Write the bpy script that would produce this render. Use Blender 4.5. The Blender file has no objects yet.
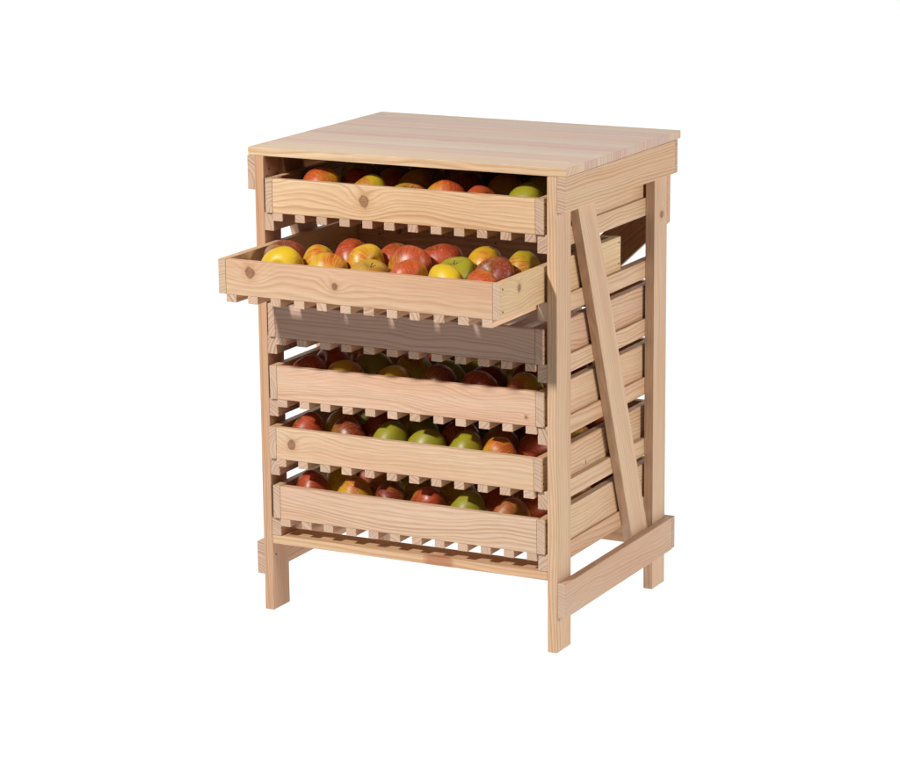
import bpy, bmesh, math, random
from mathutils import Vector, Matrix, Euler
from mathutils import noise as mn
random.seed(7)
scene = bpy.context.scene
COL = scene.collection

# ------------------------------------------------------------------ measures (metres)
W, D, H = .600, .479, .8664          # outer leg width, leg depth, height
T, LW = .0184, .058                  # timber thickness, leg width
TR = .0156                           # side rail thickness
TOPT = .0149
DL, DR, TS = .0236, .5762, .0147     # drawer outer left / right, drawer board thickness
LEV = [(.8128, .7500), (.6948, .6323), (.5842, .5225), (.4706, .4083), (.3536, .2940), (.2428, .1800)]
YD, YO, DD = -.0045, -.1692, .491    # closed / pulled out drawer front, drawer depth
RH = .033                            # runner height

# ------------------------------------------------------------------ node helpers
class NT:
    def __init__(s, nt): s.nt = nt; s.n = nt.nodes; s.l = nt.links
    def new(s, t, **k):
        n = s.n.new(t)
        for a, b in k.items(): setattr(n, a, b)
        return n
    def put(s, sock, v):
        if isinstance(v, bpy.types.NodeSocket): s.l.new(v, sock)
        elif v is not None: sock.default_value = v
    def m(s, op, a, b=None, c=None, clamp=False):
        n = s.new('ShaderNodeMath', operation=op, use_clamp=clamp)
        s.put(n.inputs[0], a)
        if b is not None: s.put(n.inputs[1], b)
        if c is not None: s.put(n.inputs[2], c)
        return n.outputs[0]
    def vm(s, op, a, b=None):
        n = s.new('ShaderNodeVectorMath', operation=op)
        s.put(n.inputs[0], a)
        if b is not None: s.put(n.inputs[1], b)
        return n.outputs[0]
    def sep(s, v):
        n = s.new('ShaderNodeSeparateXYZ'); s.put(n.inputs[0], v); return n.outputs
    def comb(s, x, y, z):
        n = s.new('ShaderNodeCombineXYZ')
        for i, q in enumerate((x, y, z)): s.put(n.inputs[i], q)
        return n.outputs[0]
    def noise(s, v, scale, detail=2, rough=.5):
        n = s.new('ShaderNodeTexNoise'); s.put(n.inputs['Vector'], v)
        n.inputs['Scale'].default_value = scale; n.inputs['Detail'].default_value = detail
        n.inputs['Roughness'].default_value = rough
        return n.outputs[0]
    def mix(s, f, a, b, mode='MIX'):
        n = s.new('ShaderNodeMix', data_type='RGBA', blend_type=mode)
        s.put(n.inputs[0], f); s.put(n.inputs[6], a); s.put(n.inputs[7], b)
        return n.outputs[2]
    def ss(s, v, lo, hi, a=0., b=1.):
        n = s.new('ShaderNodeMapRange', interpolation_type='SMOOTHSTEP')
        s.put(n.inputs[0], v)
        for i, q in enumerate((lo, hi, a, b)): s.put(n.inputs[i+1], q)
        return n.outputs[0]
    def attr(s, name):
        return s.new('ShaderNodeAttribute', attribute_name=name)

def newmat(name):
    m = bpy.data.materials.new(name); m.use_nodes = True
    t = NT(m.node_tree)
    b = m.node_tree.nodes['Principled BSDF']
    return m, t, b

EARLY = (.632, .455, .312, 1)
LATE = (.410, .225, .105, 1)
def wood(name, knots=(), contrast=1.0, spacing=.0062, stains=(), sheen=0, wave=.55):
    """sawn pine: growth rings of a log cut by the board, fibre streaks, end grain, knots"""
    m, t, b = newmat(name)
    g = t.attr('grain').outputs['Vector']       # along, across, thickness, board-local metres
    sd = t.attr('seed').outputs['Vector']       # offset along the log, pith position
    tint = t.attr('tint').outputs['Color']
    eg = t.attr('endgrain').outputs['Fac']
    x, y, z = t.sep(g)[:3]
    sx, sy, sz = t.sep(sd)[:3]
    gx = t.m('ADD', x, sx)
    low = t.noise(t.comb(t.m('MULTIPLY', gx, 3.2), t.m('MULTIPLY', t.m('ADD', y, sy), 7), t.m('ADD', t.m('MULTIPLY', z, 7), sz)), 1.0, 2)
    mid = t.noise(t.comb(t.m('MULTIPLY', gx, 14), t.m('MULTIPLY', y, 40), t.m('ADD', t.m('MULTIPLY', z, 40), sx)), 1.0, 2)
    yy = t.m('ADD', y, sy); zz = t.m('ADD', z, sz)
    yy = t.m('ADD', yy, t.m('MULTIPLY', t.m('SUBTRACT', low, .5), .085*wave))
    r = t.m('SQRT', t.m('ADD', t.m('MULTIPLY', yy, yy), t.m('MULTIPLY', zz, zz)))
    r = t.m('ADD', r, t.m('MULTIPLY', t.m('SUBTRACT', mid, .5), .0030*wave))
    r = t.m('ADD', r, t.m('MULTIPLY', gx, .012))
    kmask = None
    for (kx, ky, kr) in knots:
        dx = t.m('SUBTRACT', x, kx); dy = t.m('SUBTRACT', y, ky)
        wob = t.m('MULTIPLY', t.m('SUBTRACT', t.noise(g, 60, 2), .5), kr*.9)
        e = t.m('ADD', t.m('MULTIPLY', t.m('MULTIPLY', dx, dx), 1/(kr*3.6)**2), t.m('MULTIPLY', t.m('MULTIPLY', dy, dy), 1/(kr*2.2)**2))
        bump = t.m('EXPONENT', t.m('MULTIPLY', e, -1))
        r = t.m('ADD', r, t.m('MULTIPLY', bump, kr*1.9))
        d = t.m('SQRT', t.m('ADD', t.m('MULTIPLY', dx, dx), t.m('MULTIPLY', t.m('MULTIPLY', dy, dy), .8)))
        d = t.m('ADD', d, wob)
        core = t.ss(d, kr*1.12, kr*.70)
        halo = t.ss(d, kr*2.4, kr*.8)
        rim = t.m('MULTIPLY', t.ss(d, kr*.55, kr*.85), core)
        k = (core, halo, rim)
        kmask = k if kmask is None else tuple(t.m('MAXIMUM', p, q) for p, q in zip(kmask, k))
    rq = t.m('DIVIDE', r, spacing)
    rq = t.m('ADD', rq, t.m('MULTIPLY', t.noise(t.comb(t.m('MULTIPLY', r, 60), sx, 0), 1.0, 2), 2.6))
    fr = t.m('FRACT', rq)
    ring = t.m('MULTIPLY', t.ss(fr, .25, .84), t.ss(fr, 1.0, .86))
    amp = t.ss(t.noise(t.comb(t.m('MULTIPLY', gx, .8), t.m('MULTIPLY', r, 42), sx), 1.0, 1), .3, .7, .35, 1.1)
    ring = t.m('MULTIPLY', t.m('MULTIPLY', ring, amp), contrast)
    c = t.mix(t.m('MULTIPLY', ring, .62), EARLY, LATE)
    # slow heart/sapwood drift, fibre streaks
    drift = t.noise(t.comb(t.m('MULTIPLY', gx, 1.6), t.m('MULTIPLY', t.m('ADD', y, sy), 16), sz), 1.0, 2)
    c = t.mix(t.ss(drift, .38, .66, 0, .85), c, (.96, .85, .80, 1), 'MULTIPLY')
    fib = t.noise(t.comb(t.m('MULTIPLY', gx, 22), t.m('MULTIPLY', t.m('ADD', y, sy), 520), t.m('MULTIPLY', z, 520)), 1.0, 2, .6)
    f2 = t.ss(fib, .25, .75, .90, 1.05)
    c = t.mix(1.0, c, t.comb(f2, f2, f2), 'MULTIPLY')
    # end grain: greyer, darker, sharper rings
    ec = t.mix(t.m('MULTIPLY', ring, .7, clamp=True), (.535, .385, .285, 1), (.31, .175, .115, 1))
    c = t.mix(eg, c, ec)
    if kmask:
        cen = t.noise(g, 260, 3)
        kc = t.mix(t.ss(cen, .35, .65), (.17, .075, .040, 1), (.30, .150, .085, 1))
        kc = t.mix(t.m('MULTIPLY', kmask[2], .65), kc, (.10, .040, .020, 1))
        c = t.mix(t.m('MULTIPLY', kmask[1], .38), c, (.47, .245, .115, 1))
        c = t.mix(t.m('MULTIPLY', kmask[0], .85), c, kc)
    for (ax, ay, ar, stc, kk) in stains:        # resinous reddish patch in the timber
        dx = t.m('SUBTRACT', x, ax); dy = t.m('SUBTRACT', y, ay)
        d = t.m('SQRT', t.m('ADD', t.m('MULTIPLY', t.m('MULTIPLY', dx, dx), kk), t.m('MULTIPLY', dy, dy)))
        d = t.m('ADD', d, t.m('MULTIPLY', t.m('SUBTRACT', t.noise(t.comb(t.m('MULTIPLY', x, 40), t.m('MULTIPLY', y, 150), z), 1, 3), .5), ar*1.4))
        c = t.mix(t.ss(d, ar, ar*.5, 0, .7), c, stc)
    c = t.mix(t.m('SUBTRACT', 1.0, t.m('MULTIPLY', eg, .6)), c, tint, 'MULTIPLY')
    t.put(b.inputs['Base Color'], c)
    t.put(b.inputs['Roughness'], t.ss(fib, .2, .8, .50-sheen, .64-sheen))
    b.inputs['Specular IOR Level'].default_value = .45+sheen*2.2
    bp = t.new('ShaderNodeBump'); bp.inputs['Strength'].default_value = .35; bp.inputs['Distance'].default_value = .0006
    t.put(bp.inputs['Height'], t.m('ADD', fib, t.m('MULTIPLY', ring, .6)))
    t.put(b.inputs['Normal'], bp.outputs[0])
    return m

PINE = wood('sawn_pine')
PINE_FINE = wood('fine_pine', spacing=.0042, contrast=.8)
PINE_BOLD = wood('bold_pine', spacing=.0078, contrast=1.1)

# ------------------------------------------------------------------ boards
TINTS = [(1, 1, 1), (1.03, 1.04, 1.06), (.99, .97, .96), (1.03, 1.0, .93), (.98, .95, .97), (1.02, 1.02, .98), (1.0, .97, .92)]
def add_board(bm, lo, hi, axis, tint=None, bev=.0011, seed=None, xf=None, local0=None):
    """one sawn timber, grain running along axis; grain / seed / tint / endgrain written as attributes"""
    lg = bm.verts.layers.float_vector.get('grain') or bm.verts.layers.float_vector.new('grain')
    ls = bm.verts.layers.float_vector.get('seed') or bm.verts.layers.float_vector.new('seed')
    lt = bm.verts.layers.float_vector.get('tint') or bm.verts.layers.float_vector.new('tint')
    le = bm.faces.layers.float.get('endgrain') or bm.faces.layers.float.new('endgrain')
    lo, hi = Vector(lo), Vector(hi); c = (lo+hi)/2; s = hi-lo
    r = bmesh.ops.create_cube(bm, size=1, matrix=Matrix.Translation(c) @ Matrix.Diagonal((*s, 1)))
    vs = r['verts']; es = list({e for v in vs for e in v.link_edges})
    if bev:
        q = bmesh.ops.bevel(bm, geom=es, offset=min(bev, min(s)*.2), segments=2, profile=.6, affect='EDGES')
        vs = list({v for f in q['faces'] for v in f.verts} | {v for v in vs if v.is_valid})
    ax = 'xyz'.index(axis); ot = [i for i in range(3) if i != ax]
    if s[ot[0]] < s[ot[1]]: ot = ot[::-1]          # across = the wide way
    if seed is None:
        a = random.uniform(.25, 1.25)*random.choice((-1, 1)); dd = random.uniform(.03, .085)
        seed = (random.uniform(0, 40), dd*math.cos(a), dd*math.sin(a))
    if tint is None: tint = random.choice(TINTS)
    k = random.uniform(.97, 1.03); tint = [q*k for q in tint]
    o = Vector(local0) if local0 else c
    fs = {f for v in vs for f in v.link_faces}
    for v in vs:
        d = v.co-o
        v[lg] = Vector((d[ax], d[ot[0]], d[ot[1]])); v[ls] = Vector(seed); v[lt] = Vector(tint)
    for f in fs:
        f.normal_update(); f[le] = 1.0 if abs(f.normal[ax]) > .7 else 0.0
        f.smooth = False
    if xf is not None:
        for v in vs: v.co = xf @ v.co
    return vs

ROOT0 = Vector((W/2, D/2, 0))
def link(name, bm, mats, parent=None, origin=None):
    me = bpy.data.meshes.new(name)
    origin = Vector(origin) if origin is not None else Vector((0, 0, 0))
    for v in bm.verts: v.co -= origin
    bmesh.ops.recalc_face_normals(bm, faces=bm.faces)
    bm.to_mesh(me); bm.free()
    for m in (mats if isinstance(mats, (list, tuple)) else [mats]): me.materials.append(m)
    o = bpy.data.objects.new(name, me); COL.objects.link(o)
    if parent is not None:
        o.parent = parent
        w = Vector((0, 0, 0)); q = parent
        while q is not None: w += q.location; q = q.parent
        o.location = origin-w
    else: o.location = origin
    return o

def board(name, lo, hi, axis, parent, mat=None, **k):
    bm = bmesh.new(); add_board(bm, lo, hi, axis, **k)
    return link(name, bm, mat or PINE, parent, (Vector(lo)+Vector(hi))/2)

rack = bpy.data.objects.new('apple_rack', None); COL.objects.link(rack); rack.location = ROOT0
rack.empty_display_size = .1
rack['label'] = 'pale pine apple storage rack with six slatted drawers, second drawer from the top pulled out'
rack['category'] = 'storage rack'

# ---- legs
K = dict
leg_knot = wood('leg_pine', knots=[(.29, .004, .0075)], spacing=.0045)
front_leg = wood('front_leg_pine', spacing=.0050, contrast=.9)
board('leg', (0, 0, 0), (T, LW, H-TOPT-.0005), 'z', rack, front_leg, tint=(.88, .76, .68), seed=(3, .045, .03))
board('leg', (W-T, 0, 0), (W, LW, H-TOPT-.0005), 'z', rack, front_leg, tint=(1, .95, .89), seed=(9, .05, .04))
board('leg', (0, D-LW, 0), (T, D, H-TOPT-.0005), 'z', rack, PINE)
board('leg', (W-T, D-LW, 0), (W, D, H-TOPT-.0005), 'z', rack, leg_knot, tint=(.98, .95, .91), seed=(21, .06, .03))
# nail heads
METAL, mt, mb = newmat('nail_steel')
mb.inputs['Base Color'].default_value = (.10, .075, .055, 1); mb.inputs['Metallic'].default_value = .6; mb.inputs['Roughness'].default_value = .55
def nail(pos, nrm, parent, r=.0019):
    bm = bmesh.new()
    q = Vector(nrm).to_track_quat('Z', 'Y').to_matrix().to_4x4()
    bmesh.ops.create_cone(bm, cap_ends=True, segments=12, radius1=r, radius2=r*.8, depth=.0012, matrix=Matrix.Translation(Vector(pos)) @ q)
    return link('nail', bm, METAL, parent, pos)

# ---- side rails (outside the legs)
RF = .0011; RB = .4917
rail_m = wood('rail_pine', spacing=.0058, contrast=1.2, wave=.3)
rail_low = wood('lower_rail_pine', spacing=.0060, contrast=.55)
board('upper_rail', (W, RF, .7897), (W+TR, D, H-TOPT-.0004), 'y', rack, rail_m, tint=(1.03, .99, .90), seed=(5, .095, .02))
board('upper_rail', (-TR, RF, .7897), (0, D, H-TOPT-.0004), 'y', rack, PINE_BOLD, tint=(1, .93, .85), seed=(15, .02, .03))
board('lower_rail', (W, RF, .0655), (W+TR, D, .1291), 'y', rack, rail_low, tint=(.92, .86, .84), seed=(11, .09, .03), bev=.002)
board('lower_rail', (-TR, RF, .0671), (0, D, .1291), 'y', rack, PINE, tint=(.93, .85, .80))
# ---- back stretchers and diagonal back brace
board('back_stretcher', (-TR, D, .0671), (W+TR, RB, .1291), 'x', rack, PINE, tint=(.92, .80, .70))
board('back_stretcher', (-TR, D, .7897), (W+TR, RB-.002, H-TOPT-.0004), 'x', rack, PINE, tint=(.92, .80, .70))
def prism_board(name, pts, axis, a0, a1, parent, mat, gdir, tint, seed):
    """a board with skew-cut ends: outline pts in a plane, thickness a0..a1 along axis"""
    bm = bmesh.new()
    lg = bm.verts.layers.float_vector.new('grain'); ls = bm.verts.layers.float_vector.new('seed')
    lt = bm.verts.layers.float_vector.new('tint'); le = bm.faces.layers.float.new('endgrain')
    i = 'xyz'.index(axis); oth = [j for j in range(3) if j != i]
    def mk(p, a):
        c = [0, 0, 0]; c[i] = a; c[oth[0]] = p[0]; c[oth[1]] = p[1]; return bm.verts.new(c)
    A = [mk(p, a0) for p in pts]; B = [mk(p, a1) for p in pts]; n = len(pts)
    bm.faces.new(A); bm.faces.new(B[::-1])
    for k in range(n): bm.faces.new((A[k], B[k], B[(k+1) % n], A[(k+1) % n]))
    bmesh.ops.recalc_face_normals(bm, faces=bm.faces)
    bmesh.ops.bevel(bm, geom=list(bm.edges), offset=.0011, segments=2, profile=.6, affect='EDGES')
    g = Vector((0, 0, 0)); g[oth[0]], g[oth[1]] = gdir; g.normalize()
    th = Vector((0, 0, 0)); th[i] = 1; ac = g.cross(th)
    c = sum((v.co for v in bm.verts), Vector())/len(bm.verts)
    for v in bm.verts:
        d = v.co-c; v[lg] = Vector((d.dot(g), d.dot(ac), d.dot(th))); v[ls] = Vector(seed); v[lt] = Vector(tint)
    for f in bm.faces:
        f.normal_update(); f[le] = 1.0 if abs(f.normal.dot(g)) > .75 else 0.
    return link(name, bm, mat, parent, c)
sl = .94
def zb(x): return .6539+sl*(x-.5557)
prism_board('back_brace', [(0.0, zb(0)), (W, zb(W)), (W, .7892), (W-.003, .7892), (0, zb(0)+.088)], 'y', D+.0003, D+.0150, rack, PINE, (1, sl), (.92, .80, .70), (30, .05, .04))
# ---- diagonal side braces, flush between the legs, ends hidden behind the rails
for x0, x1, tn in ((W-T, W-.0006, (1, .955, .90)), (0.0006, T, (.95, .85, .78))):
    k = (.3267-.0902)/(.7808-.1282); e0 = .0902-k*(.845-.7808); e1 = .3267+k*(.1282-.072)
    k2 = (.399-.1597)/(.7787-.1274); f0 = .1597-k2*(.845-.7787); f1 = .399+k2*(.1274-.072)
    prism_board('side_brace', [(e0, .845), (e1, .072), (f1, .072), (f0, .845)], 'x', x0, x1, rack, wood('brace_pine', spacing=.0046, contrast=.9), (e1-e0, .072-.845), tn, (random.uniform(0, 9), .06, .03))

# ---- top: glued planks running across
bm = bmesh.new()
ys = [.0042, .079, .132, .205, .262, .338, .396, .452, .5036]
tt = [(1.0, .99, .98), (.99, .92, .88), (1.0, .99, 1.0), (.97, .90, .87), (1.02, 1.0, .96), (.99, .94, .92), (.96, .90, .88), (1.0, .98, .98)]
for i in range(8):
    e = .0003*random.random()
    cuts = [-TR, W+TR-e]
    for j in range(1):
        if i == 0: tt[0] = (1.06, 1.06, .95)
        add_board(bm, (cuts[j], ys[i], H-TOPT), (cuts[j+1], ys[i+1], H-e*.5), 'x', local0=(0, 0, H), tint=[q*random.uniform(.93, 1.05)*w for q, w in zip(tt[i], (1.0, 1.04, 1.12))], bev=.0006)
leg_ = bm.faces.layers.float['endgrain']; sdl = bm.verts.layers.float_vector['tint']
for f_ in bm.faces: f_[leg_] *= random.uniform(.1, .75)
top_m = wood('top_pine', spacing=.0095, contrast=.8, sheen=.14, stains=[(.285, .209, .0045, (.30, .17, .09, 1), .012), (.600, .070, .0045, (.26, .17, .11, 1), .1), (-.004, .045, .004, (.25, .13, .07, 1), .1), (.0, .468, .006, (.3, .16, .08, 1), .1), (.12, .33, .012, (.50, .31, .21, 1), .003), (.42, .13, .010, (.52, .33, .22, 1), .003)])
o = link('tabletop', bm, top_m, rack, (W/2, .25, H-TOPT/2))

# ---- bottom shelf board (slightly crooked) and runners
shelf_m = wood('shelf_pine', spacing=.0065, stains=[(.064, -.026, .016, (.36, .13, .075, 1), .22)])
bm = bmesh.new()
xf = Matrix.Translation((W/2, 0, .1387)) @ Matrix.Rotation(-.0045, 4, 'Y') @ Matrix.Translation((-W/2, 0, -.1387))
add_board(bm, (T+.0003, .0004, .1308), (W-T-.0003, .058, .1464), 'x', tint=(1.02, .97, .86), xf=xf)
link('shelf', bm, shelf_m, rack, (W/2, .03, .139))
for i, (zt, zbm) in enumerate(LEV):
    for s in (0, 1):
        dz = 0
        if i == 3: dz = (.0026 if s else -.0026)
        h = RH
        zbot = zbm-h+dz
        if i == 5: zbot = .1481 if s else .1455
        lo = (T, .0006, zbot) if s == 0 else (W-.0372, .0006, zbot)
        hi = (.0372, D-.001, zbm+dz) if s == 0 else (W-T, D-.001, zbm+dz)
        board('runner', lo, hi, 'y', rack, PINE, tint=(.97, .90, .84) if s == 0 else random.choice([(1, .95, .88), (1.02, .99, .92)]))

# ---- drawers
NS, SWD, SH = 12, .0200, .0137
def build_drawer(i, y0, fm, ftint, fseed, stint=(1.02, 1, .92), dx=0, dz=0, roll=0, bold=None, lmat=None, endt=(1, .97, 1.0), label=None):
    zt, zbm = LEV[i]
    a, b_ = DL+dx, DR+dx
    P = Matrix.Translation((W/2, 0, (zt+zbm)/2+dz)) @ Matrix.Rotation(roll, 4, 'Y') @ Matrix.Translation((-W/2, 0, -(zt+zbm)/2))
    base = (W/2+dx, y0+DD/2, zbm+dz)
    bm = bmesh.new()
    add_board(bm, (a, y0, zbm+.0003), (a+TS, y0+DD, zt), 'y', tint=stint, xf=P)
    add_board(bm, (b_-TS, y0, zbm+.0003), (b_, y0+DD, zt), 'y', tint=stint, xf=P, seed=(random.uniform(0, 9), .07, .035))
    add_board(bm, (a+TS+.0002, y0+DD-TS, zbm+.0003), (b_-TS-.0002, y0+DD-.0003, zt-.001), 'x', tint=(.95, .84, .74), xf=P)
    dr = link('drawer', bm, lmat or PINE, rack, base)
    if label: dr['label'] = label
    bm = bmesh.new()
    add_board(bm, (a+TS+.0003, y0+.0004, zbm+.0003), (b_-TS-.0003, y0+TS, zt-.0004), 'x', tint=ftint, seed=fseed, xf=P)
    link('front_board', bm, fm, dr, (W/2+dx, y0+TS/2, (zt+zbm)/2+dz))
    p = (b_-a-2*TS-SWD)/(NS-1)
    for k in range(NS):
        xs = a+TS+k*p+(random.uniform(-.0012, .0012) if 0 < k < NS-1 else 0)
        w = SWD+random.uniform(-.0008, .0008); yj = random.uniform(0, .0012)
        bm = bmesh.new()
        add_board(bm, (xs, y0+yj, zbm-SH), (xs+w, y0+DD-.002, zbm), 'y', xf=P, bev=.0008, tint=random.choice([(1.22, 1.12, 1.05), (1.1, 1.0, .92), (1.25, 1.2, 1.15), (1.05, .95, .85)]) )
        link('slat', bm, random.choice([PINE, PINE_FINE, PINE_BOLD]), dr, (xs+w/2, y0+DD/2, zbm-SH/2))
    for yn in (y0+.0085, y0+DD-.0085):
        for zn in (zt-.0105, zbm+.013):
            nail(P @ Vector((b_+.0002, yn, zn)), (1, 0, 0), dr)
    if y0 < -.1:
        for yn in (y0+DD-TS-.0002,):
            for xn in (.085, .33): nail(P @ Vector((xn, yn, zt-.03)), (0, -1, 0), dr)
    return dr, P
fh = .0312
fmats = [
    (wood('front_pine_first', wave=0.85, knots=[(-.0736, .0035, .0115)], spacing=.0075), (1.13, 1.14, 1.04), (2.0, .055, .035)),
    (wood('front_pine_second', wave=0.9, knots=[(-.212, .012, .0105), (-.042, .0005, .0066)], spacing=.0058, contrast=.85), (.98, .92, .88), (6.3, .05, .05)),
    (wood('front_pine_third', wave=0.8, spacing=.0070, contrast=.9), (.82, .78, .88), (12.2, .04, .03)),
    (wood('front_pine_fourth', wave=1.1, knots=[(.243, -.016, .0032)], spacing=.0062, contrast=.9), (1.0, .955, .98), (17.7, .045, .028)),
    (wood('front_pine_fifth', wave=0.8, knots=[(-.228, .001, .0088)], spacing=.0068, contrast=.75), (1.02, 1.02, 1.0), (23.1, .05, .03)),
    (wood('front_pine_sixth', wave=0.9, spacing=.0075, contrast=1.05), (1.02, 1.0, 1.03), (28.9, .05, .022)),
]
side_knot = wood('second_side_pine', knots=[(-.174, .012, .0070)], spacing=.0058, contrast=.8)
side_knot5 = wood('fifth_side_pine', knots=[(-.06, -.02, .003)], spacing=.0065, contrast=1.1)
DZ = {}
DRW = [
    dict(y0=YD, label='closed top drawer with one round brown knot in its front board'),
    dict(y0=YO, stint=(1.05, 1.06, .88), lmat=side_knot, label='drawer pulled far out, two brown knots in its front board'),
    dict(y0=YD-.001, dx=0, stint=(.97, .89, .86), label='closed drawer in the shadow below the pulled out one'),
    dict(y0=YD, roll=-.0085, label='closed drawer with plain pinkish front board'),
    dict(y0=YD-.002, dx=-.0032, lmat=side_knot5, label='closed drawer with one knot at the left end of its front board'),
    dict(y0=YD, dx=.0012, label='lowest drawer with bold wavy grain on its front board'),
]
XF = []
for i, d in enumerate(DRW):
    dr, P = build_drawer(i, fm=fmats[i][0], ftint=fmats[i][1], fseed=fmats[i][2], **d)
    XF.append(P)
nail((T+.0002, .020, .826), (1, 0, 0), rack); nail((T+.0002, .012, .8145), (1, 0, 0), rack)
nail((T+.0002, .012, .105), (1, 0, 0), rack)

# ------------------------------------------------------------------ camera (solved from the photograph's vanishing lines)
cam = bpy.data.cameras.new('camera'); co = bpy.data.objects.new('camera', cam); COL.objects.link(co)
r = Vector((0.88674342, 0.46215199, -0.01008211)); u = Vector((-0.09909794, 0.21135473, 0.97237276)); f = Vector((-0.4515149, 0.86124603, -0.23321573))
CP = Vector((2.66638934, -4.36717197, 1.63101578))
co.matrix_world = Matrix(((r.x, u.x, -f.x, CP.x), (r.y, u.y, -f.y, CP.y), (r.z, u.z, -f.z, CP.z), (0, 0, 0, 1)))
FPX, PX, PY = 2868.232, 442.603, 394.760
cam.sensor_width = 36; cam.lens = FPX/900*36
cam.shift_x = (450-PX)/900; cam.shift_y = (PY-383.5)/900
cam.clip_start = .1; cam.clip_end = 100
scene.camera = co
def proj(p):
    d = Vector(p)-CP; z = d.dot(f); return PX+FPX*d.dot(r)/z, PY-FPX*d.dot(u)/z

# ------------------------------------------------------------------ apples
def apple_mat(name, base, blush, amt, streak=.5, russet=.0):
    m, t, b = newmat(name)
    tc = t.new('ShaderNodeTexCoord').outputs['Object']
    oi = t.new('ShaderNodeObjectInfo').outputs['Random']
    x, y, z = t.sep(tc)[:3]
    n = t.noise(t.vm('ADD', tc, t.comb(t.m('MULTIPLY', oi, 9), 0, 0)), 22, 3)
    ang = t.m('ARCTAN2', y, x)
    st = t.noise(t.comb(t.m('MULTIPLY', t.m('COSINE', ang), 6), t.m('MULTIPLY', t.m('SINE', ang), 6), t.m('ADD', t.m('MULTIPLY', z, 14), t.m('MULTIPLY', oi, 30))), 2.4, 3, .65)
    side = t.m('ADD', t.m('MULTIPLY', x, 13), t.m('MULTIPLY', z, 6))
    v = t.m('ADD', t.m('ADD', side, t.m('MULTIPLY', t.m('SUBTRACT', n, .5), 2.4)), t.m('MULTIPLY', t.m('SUBTRACT', st, .5), streak*1.9))
    mask = t.ss(v, .20-amt, 1.15-amt)
    b2 = t.mix(n, base, tuple(q*w for q, w in zip(base[:3], (.80, .92, .7)))+(1,))
    red = t.mix(t.ss(st, .35, .68), blush, tuple(q*w for q, w in zip(blush[:3], (.62, .42, .55)))+(1,))
    c = t.mix(t.m('MULTIPLY', mask, .95), b2, red)
    vo = t.new('ShaderNodeTexVoronoi'); t.put(vo.inputs['Vector'], tc); vo.inputs['Scale'].default_value = 190
    dots = t.ss(vo.outputs['Distance'], .20, .10, 0, .45)
    c = t.mix(dots, c, (.70, .52, .22, 1))
    rr = t.m('SQRT', t.m('ADD', t.m('MULTIPLY', x, x), t.m('MULTIPLY', y, y)))
    cav = t.m('MULTIPLY', t.ss(t.m('ADD', rr, t.m('MULTIPLY', n, .006)), .0125, .005), t.ss(z, 0, .01))
    c = t.mix(t.m('MULTIPLY', cav, .6), c, (.27, .20, .06, 1))
    if russet: c = t.mix(t.ss(t.noise(tc, 60, 4), .5, .7, 0, russet), c, (.36, .22, .10, 1))
    t.put(b.inputs['Base Color'], c)
    t.put(b.inputs['Roughness'], t.ss(n, .3, .7, .36, .52))
    b.inputs['Subsurface Weight'].default_value = .06
    b.inputs['Subsurface Radius'].default_value = (.012, .006, .002)
    b.inputs['Subsurface Scale'].default_value = .3
    return m
Y_, G_ = (.72, .50, .035, 1), (.42, .44, .045, 1)
AM = {
 'yellow': apple_mat('apple_yellow', (.66, .41, .014, 1), (.60, .17, .020, 1), -.25),
 'yelor': apple_mat('apple_yellow_blushed', (.64, .36, .018, 1), (.54, .10, .018, 1), .30, .7),
 'orange': apple_mat('apple_orange', (.58, .27, .020, 1), (.50, .080, .018, 1), .75, .7),
 'red': apple_mat('apple_red', (.52, .24, .022, 1), (.43, .060, .020, 1), .95, .8),
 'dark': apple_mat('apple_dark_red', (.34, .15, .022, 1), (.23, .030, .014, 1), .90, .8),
 'green': apple_mat('apple_green', (.31, .26, .014, 1), (.34, .13, .016, 1), -.45, .7),
 'yegr': apple_mat('apple_green_blushed', (.50, .36, .018, 1), (.48, .085, .018, 1), .20, .8),
 'russet': apple_mat('apple_russet', (.48, .26, .028, 1), (.40, .10, .022, 1), .4, .6, .6),
}
STEM, st_, sb = newmat('apple_stem'); sb.inputs['Base Color'].default_value = (.10, .055, .025, 1); sb.inputs['Roughness'].default_value = .8
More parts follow.
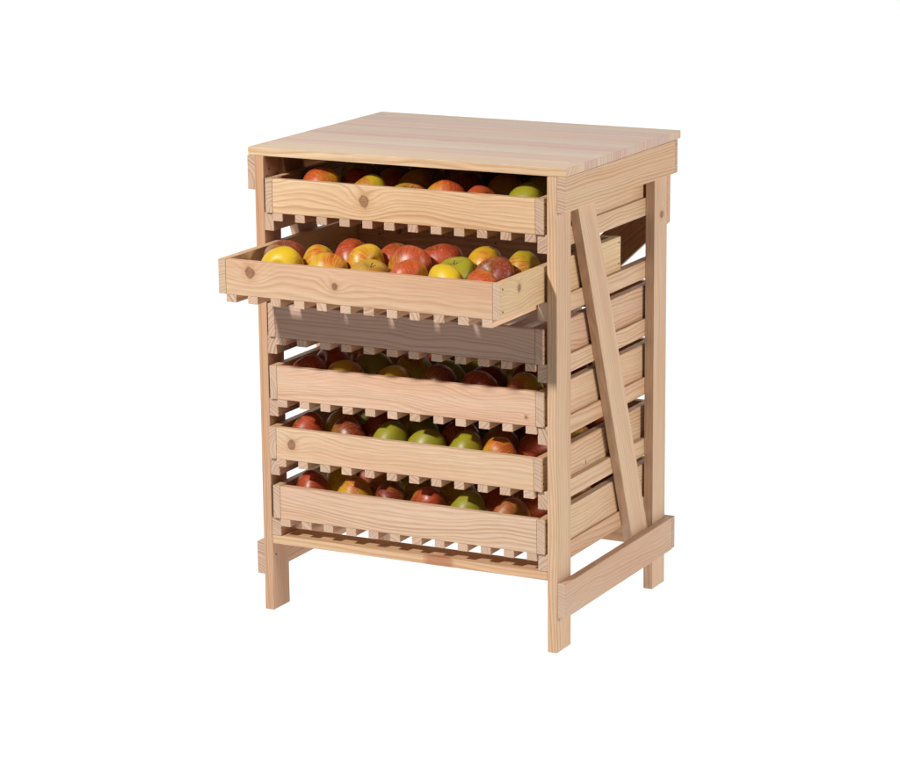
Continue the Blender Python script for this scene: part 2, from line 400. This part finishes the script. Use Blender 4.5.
def apple_mesh(seed):
    bm = bmesh.new(); N, M = 36, 26
    rnd = random.Random(seed); ph = rnd.uniform(0, 6); el = rnd.uniform(-.04, .04); skew = rnd.uniform(-.05, .05)
    rings = []
    for j in range(M+1):
        a = math.pi*j/M                      # 0 top .. pi bottom
        ring = []
        for i in range(N):
            th = 2*math.pi*i/N
            rr = math.sin(a)*(1+.10*math.cos(a))
            zz = math.cos(a)*.86
            # cavities
            zz -= .30*math.exp(-(math.sin(a)/.26)**2) if a < math.pi/2 else -.17*math.exp(-(math.sin(a)/.24)**2)
            lob = 1+.018*math.cos(5*th+ph)*(.25+.75*(a/math.pi)**2)+el*math.cos(2*th+ph)
            p = Vector((rr*lob*math.cos(th), rr*lob*math.sin(th), zz*(1+skew*math.cos(th)*rr)))
            nz = mn.noise(p*1.1+Vector((seed*7.3, 0, 0)))*.085
            p *= 1+nz
            if j in (0, M): p.x = p.y = 0
            ring.append(p)
        rings.append(ring)
    vs = []
    for j, ring in enumerate(rings):
        if j in (0, M): vs.append([bm.verts.new(ring[0])])
        else: vs.append([bm.verts.new(p) for p in ring])
    for j in range(M):
        A, B = vs[j], vs[j+1]
        for i in range(N):
            k = (i+1) % N
            if len(A) == 1: bm.faces.new((A[0], B[i], B[k]))
            elif len(B) == 1: bm.faces.new((A[i], B[0], A[k]))
            else: bm.faces.new((A[i], B[i], B[k], A[k]))
    for v in bm.verts: v.co *= .0375
    for f_ in bm.faces: f_.smooth = True
    bmesh.ops.recalc_face_normals(bm, faces=bm.faces)
    me = bpy.data.meshes.new('apple'); bm.to_mesh(me); bm.free()
    return me
SHAPES = [apple_mesh(s) for s in range(6)]
def stem_mesh():
    bm = bmesh.new(); prev = None
    for j in range(7):
        q = j/6; c = Vector((.003*q*q, 0, .018+.012*q)); rad = .0010+.0006*(q > .9)
        ring = [bm.verts.new(c+Vector((rad*math.cos(i*math.pi/4), rad*math.sin(i*math.pi/4), 0))) for i in range(8)]
        if prev:
            for i in range(8): bm.faces.new((prev[i], prev[(i+1) % 8], ring[(i+1) % 8], ring[i]))
        prev = ring
    bm.faces.new(prev)
    me = bpy.data.meshes.new('stem'); bm.to_mesh(me); bm.free(); me.materials.append(STEM)
    for p in me.polygons: p.use_smooth = True
    return me
STM = stem_mesh()
MESH = {}
def amesh(shape, kind):
    if (shape, kind) not in MESH:
        me = SHAPES[shape].copy(); me.name = 'apple'; me.materials.append(AM[kind]); MESH[shape, kind] = me
    return MESH[shape, kind]

# each entry: drawer, row, centre column and top line in the photo, kind, stem up?, label
R1, R2, R3, R4 = .056, .118, .180, .245
AP = [
 (1, R1, 283.6, 251, 'yellow', 0, 'bright yellow apple at the left end of the front row in the pulled out drawer'),
 (1, R2, 286, 239.4, 'dark', 1, 'brownish red apple behind a bright yellow one, left corner of the pulled out drawer'),
 (1, R2, 320, 246.6, 'yelor', 0, 'orange topped yellow apple right of the left corner pair in the pulled out drawer'),
 (1, R1, 328, 255.6, 'yelor', 0, 'yellow apple second from the left in the front row of the pulled out drawer'),
 (1, R3, 351, 242, 'red', 0, 'shiny red apple, leftmost of the back row in the pulled out drawer'),
 (1, R2, 367, 249, 'yelor', 0, 'golden apple behind the russet one in the pulled out drawer'),
 (1, R1, 370, 260, 'russet', 1, 'russet brown apple with its dimple up in the front of the pulled out drawer'),
 (1, R3, 393, 246.4, 'red', 0, 'pinkish red apple, second in the back row of the pulled out drawer'),
 (1, R2, 412, 248, 'red', 0, 'large deep red apple in the middle of the pulled out drawer'),
 (1, R1, 409, 260.5, 'orange', 0, 'orange red apple in front of the large deep red one in the pulled out drawer'),
 (1, R3, 438, 244.7, 'red', 1, 'red apple with its stem showing, in the back row of the pulled out drawer'),
 (1, R2, 456.5, 255.5, 'green', 1, 'only green apple in the pulled out drawer, stem facing up'),
 (1, R1, 445, 265.4, 'yellow', 0, 'yellow apple in front of the green one in the pulled out drawer'),
 (1, R3, 486, 251, 'yelor', 0, 'yellow topped orange apple behind the dark red one in the pulled out drawer'),
 (1, R2, 495.6, 258.4, 'dark', 0, 'dark red apple near the right side of the pulled out drawer'),
 (1, R1, 485, 270.7, 'orange', 0, 'orange apple at the right end of the front row in the pulled out drawer'),
 (1, R3, 526, 254.8, 'yegr', 0, 'red cheeked yellow apple furthest right in the pulled out drawer, against its side board'),
 # top drawer
 (0, R1, 324, 173, 'orange', 0, 'orange red apple furthest left in the front row of the top drawer'),
 (0, R1, 368.6, 175.3, 'yegr', 0, 'half red half yellow apple above the knot of the top drawer'),
 (0, R1, 409.6, 180, 'russet', 1, 'yellow brown dimpled apple in the middle of the top drawer'),
 (0, R1, 446, 181, 'orange', 0, 'orange apple right of the middle of the top drawer'),
 (0, R1, 484, 187, 'orange', 0, 'low orange apple beside the green one in the top drawer'),
 (0, R1, 525, 185.6, 'green', 0, 'green apple at the right end of the top drawer'),
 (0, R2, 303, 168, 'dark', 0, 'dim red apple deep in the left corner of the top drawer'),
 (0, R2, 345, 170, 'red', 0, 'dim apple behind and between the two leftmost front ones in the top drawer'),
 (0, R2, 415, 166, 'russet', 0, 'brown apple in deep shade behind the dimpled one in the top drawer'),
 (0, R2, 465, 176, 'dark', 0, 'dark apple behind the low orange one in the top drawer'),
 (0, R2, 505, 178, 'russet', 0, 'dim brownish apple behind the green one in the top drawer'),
 # fourth
 (3, R1, 302.7, 356.7, 'red', 0, 'red apple at the left end of the fourth drawer from the top'),
 (3, R2, 330, 347, 'orange', 0, 'brown orange apple in the second row at the left of the fourth drawer'),
 (3, R1, 348, 363, 'yelor', 0, 'yellow apple with orange patch in the front row left in the fourth drawer'),
 (3, R2, 373, 352, 'green', 0, 'green apple in the second row at the left of the fourth drawer'),
 (3, R1, 394, 366.4, 'yellow', 0, 'yellow apple in the front row middle of the fourth drawer'),
 (3, R2, 413, 357, 'yegr', 0, 'yellow green apple in the second row middle of the fourth drawer'),
 (3, R1, 437, 366.7, 'dark', 0, 'dark red apple in the front row middle of the fourth drawer'),
 (3, R2, 450, 360, 'green', 0, 'green apple behind the dark red one in the fourth drawer'),
 (3, R1, 480, 370, 'red', 0, 'red apple in the front row right of the fourth drawer'),
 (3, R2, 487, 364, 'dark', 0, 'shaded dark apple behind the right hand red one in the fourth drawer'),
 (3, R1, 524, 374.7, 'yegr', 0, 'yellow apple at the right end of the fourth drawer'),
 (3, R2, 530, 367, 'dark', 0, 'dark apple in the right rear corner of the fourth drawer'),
 # fifth
 (4, R1, 308, 416, 'red', 0, 'orange red apple at the left end of the fifth drawer'),
 (4, R2, 347, 411, 'yelor', 0, 'yellow orange apple in the second row at the left of the fifth drawer'),
 (4, R1, 350, 420.7, 'dark', 0, 'brownish red apple second in the front row of the fifth drawer'),
 (4, R1, 391.6, 422.4, 'green', 0, 'leftmost green apple in the front row of the fifth drawer'),
 (4, R2, 384, 414, 'red', 0, 'red apple behind the leftmost green one in the fifth drawer'),
 (4, R2, 422, 419, 'green', 0, 'green apple in the second row middle of the fifth drawer'),
 (4, R1, 428, 432.4, 'green', 0, 'green apple in the centre of the front row of the fifth drawer'),
 (4, R2, 460, 424, 'red', 0, 'red apple in the second row right of the middle in the fifth drawer'),
 (4, R1, 465, 433.3, 'green', 0, 'rightmost green apple in the front row of the fifth drawer'),
 (4, R1, 502, 440, 'yelor', 0, 'yellow and red apple at the right of the front row in the fifth drawer'),
 (4, R2, 501, 430, 'russet', 0, 'brown orange apple in the second row at the right of the fifth drawer'),
 (4, R2, 538, 434, 'red', 0, 'red apple in the right corner of the fifth drawer'),
 # sixth
 (5, R1, 310.7, 473.8, 'red', 0, 'orange red apple at the left end of the lowest drawer'),
 (5, R2, 340, 470, 'yellow', 0, 'yellow apple in the second row at the left of the lowest drawer'),
 (5, R1, 357, 479, 'yelor', 0, 'yellow apple second in the front row of the lowest drawer'),
 (5, R2, 382, 474, 'yelor', 0, 'orange yellow apple in the second row middle of the lowest drawer'),
 (5, R1, 393, 483.6, 'dark', 0, 'brown red apple third in the front row of the lowest drawer'),
 (5, R2, 420, 480, 'yegr', 0, 'yellow green apple in the second row middle of the lowest drawer'),
 (5, R1, 431, 490, 'red', 0, 'glossy dark red apple in the middle of the front row of the lowest drawer'),
 (5, R2, 455, 484, 'yegr', 0, 'yellow apple in the second row right of the middle in the lowest drawer'),
 (5, R1, 469, 491, 'green', 0, 'green yellow apple in the front row right of the middle in the lowest drawer'),
 (5, R2, 495, 489, 'red', 0, 'red apple in the second row at the right of the lowest drawer'),
 (5, R1, 512, 500, 'russet', 0, 'yellow brown apple at the right of the front row in the lowest drawer'),
 (5, R2, 530, 495, 'orange', 0, 'orange apple in the right corner of the lowest drawer'),
]
SHADE = {0: 'apple in deep shade toward the back of the top drawer',
         3: 'apple in shade toward the back of the fourth drawer', 4: 'apple in shade toward the back of the fifth drawer', 5: 'apple in shade toward the back of the lowest drawer'}
rk = random.Random(11)
FILL = []
for di in (0, 3, 4, 5):
    for rr_ in range(3, 7):
        off = .036*(rr_ % 2)
        for k in range(7-(rr_ % 2)):
            FILL.append((di, .056+(rr_-1)*.0625, .080+off+k*.0735, rk.choice(['red', 'dark', 'orange', 'yegr', 'green', 'russet', 'yelor'])))
items = []
for (di, row, uu, vt, kind, up, lab) in AP:
    y = DRW[di]['y0']+row
    fl = LEV[di][1]
    # solve lateral position and size so that the fruit shows where it does in the photo
    R = .0365; x = .3
    for _ in range(30):
        z = fl+R*.9
        pu, pv = proj((x, y, z)); x += (uu-pu)/540
        hx = R
        pu, pv = proj((x, y, fl+1.8*R)); R += (pv-vt)/560*.4/1.8
        R = min(max(R, .0325), .0378)
    pu, pv = proj((x, y, fl+1.8*R)); lift = min(max((pv-vt)/565*(1.0 if up or di == 1 else .7), 0), .016)
    items.append([di, Vector((x, y)), R, fl+lift, kind, up, lab])
for di, row, xx, kind in FILL:
    items.append([di, Vector((xx, DRW[di]['y0']+row)), rk.uniform(.034, .0365), LEV[di][1], kind, 0, SHADE[di]])
for it in range(120):
    for a in items:
        for b in items:
            if a is b or a[0] != b[0]: continue
            d = b[1]-a[1]; L = d.length; need = (a[2]+b[2])*.97
            if L < need and L > 1e-6:
                dv = d/L*(need-L)*.5*.5
                a[1] -= Vector((dv.x*.5, dv.y)); b[1] += Vector((dv.x*.5, dv.y))
    for a in items:
        dd = DRW[a[0]]; lo = DL+TS+a[2]+dd.get('dx', 0); hi = DR-TS-a[2]+dd.get('dx', 0)
        a[1].x = min(max(a[1].x, lo), hi); a[1].y = max(a[1].y, dd['y0']+TS+a[2]*1.01)
rnd = random.Random(5)
GR = {0: 'apples in the top drawer', 1: 'apples in the pulled out drawer', 3: 'apples in the fourth drawer', 4: 'apples in the fifth drawer', 5: 'apples in the lowest drawer'}
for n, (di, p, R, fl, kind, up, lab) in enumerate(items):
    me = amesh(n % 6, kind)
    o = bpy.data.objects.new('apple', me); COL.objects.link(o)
    if up: e = Euler((rnd.uniform(.15, .4), rnd.uniform(-.2, .2), rnd.uniform(-.6, .6)))
    else: e = Euler((rnd.choice((-1, 1))*rnd.uniform(.7, 1.7), rnd.uniform(-.9, .1), rnd.uniform(-2.4, .4)))
    o.rotation_euler = e; s = R/.0375; sc = Vector((s*rnd.uniform(.97, 1.03), s, s*rnd.uniform(.90, 1.06))); o.scale = sc
    rm = e.to_matrix(); zs = [(rm @ (v.co*sc)).z for v in me.vertices]
    o.location = (p.x, p.y, fl-min(zs)+.0004)
    if DRW[di].get('roll'): o.location.z += -(p.x-W/2)*DRW[di]['roll']
    o['label'] = lab; o['category'] = 'apple'; o['group'] = GR[di]
    if up:
        q = bpy.data.objects.new('stem', STM); COL.objects.link(q); q.parent = o

# ------------------------------------------------------------------ added white sweep, self-glowing to hide shadows (floor curving up into the back wall)
SW, ts_, sbb = newmat('glowing_white_sweep')
sbb.inputs['Base Color'].default_value = (.12, .12, .12, 1); sbb.inputs['Roughness'].default_value = .9; sbb.inputs['Specular IOR Level'].default_value = 0
sbb.inputs['Emission Color'].default_value = (1, 1, 1, 1); sbb.inputs['Emission Strength'].default_value = 1.0
bm = bmesh.new(); prof = []
prof.append((-1.25, 0)); prof.append((2.2, 0))
for k in range(1, 13):
    a = k/12*math.pi/2; prof.append((2.2+1.2*math.sin(a), 1.2-1.2*math.cos(a)))
prof.append((3.4, 4.0))
# the sweep faces the camera: turned about the rack
rotm = Matrix.Rotation(math.radians(26), 4, 'Z')
cols = []
for x in (-7.0, 7.0):
    cols.append([bm.verts.new(Vector((.3, .24, -.0006)) + (rotm @ Vector((x, yy, zz)))) for yy, zz in prof])
for k in range(len(prof)-1):
    f_ = bm.faces.new((cols[0][k], cols[1][k], cols[1][k+1], cols[0][k+1])); f_.smooth = True
sw = link('glowing_studio_floor', bm, SW); sw['kind'] = 'structure'

# ------------------------------------------------------------------ light
w = bpy.data.worlds.new('World'); scene.world = w; w.use_nodes = True
bg = w.node_tree.nodes['Background']; bg.inputs[0].default_value = (.95, .97, 1, 1); bg.inputs[1].default_value = .035
def area(name, pos, tgt, size, power, col=(1, 1, 1), sy=None):
    l = bpy.data.lights.new(name, 'AREA'); l.energy = power; l.color = col; l.size = size
    if sy: l.shape = 'RECTANGLE'; l.size_y = sy
    o = bpy.data.objects.new(name, l); COL.objects.link(o); o.location = pos
    o.rotation_euler = (Vector(tgt)-Vector(pos)).to_track_quat('-Z', 'Y').to_euler(); return o
kd = Vector((-.29, -1, .83)).normalized(); tgt = Vector((.35, 0, .62))
area('key_softbox', tgt+kd*3.2, tgt, .19, 133, (1, .975, .935))
area('side_softbox', (3.4, -.1, 1.5), (.6, .2, .5), .9, 60, (1, .96, .92))

# ------------------------------------------------------------------ render
scene.render.engine = 'CYCLES'
scene.view_settings.view_transform = 'Standard'; scene.view_settings.look = 'None'
scene.view_settings.gamma = 1; scene.view_settings.exposure = 0
scene.render.resolution_x = 1024; scene.render.resolution_y = 873
scene.cycles.samples = 256; scene.cycles.use_denoising = True
scene.cycles.max_bounces = 8
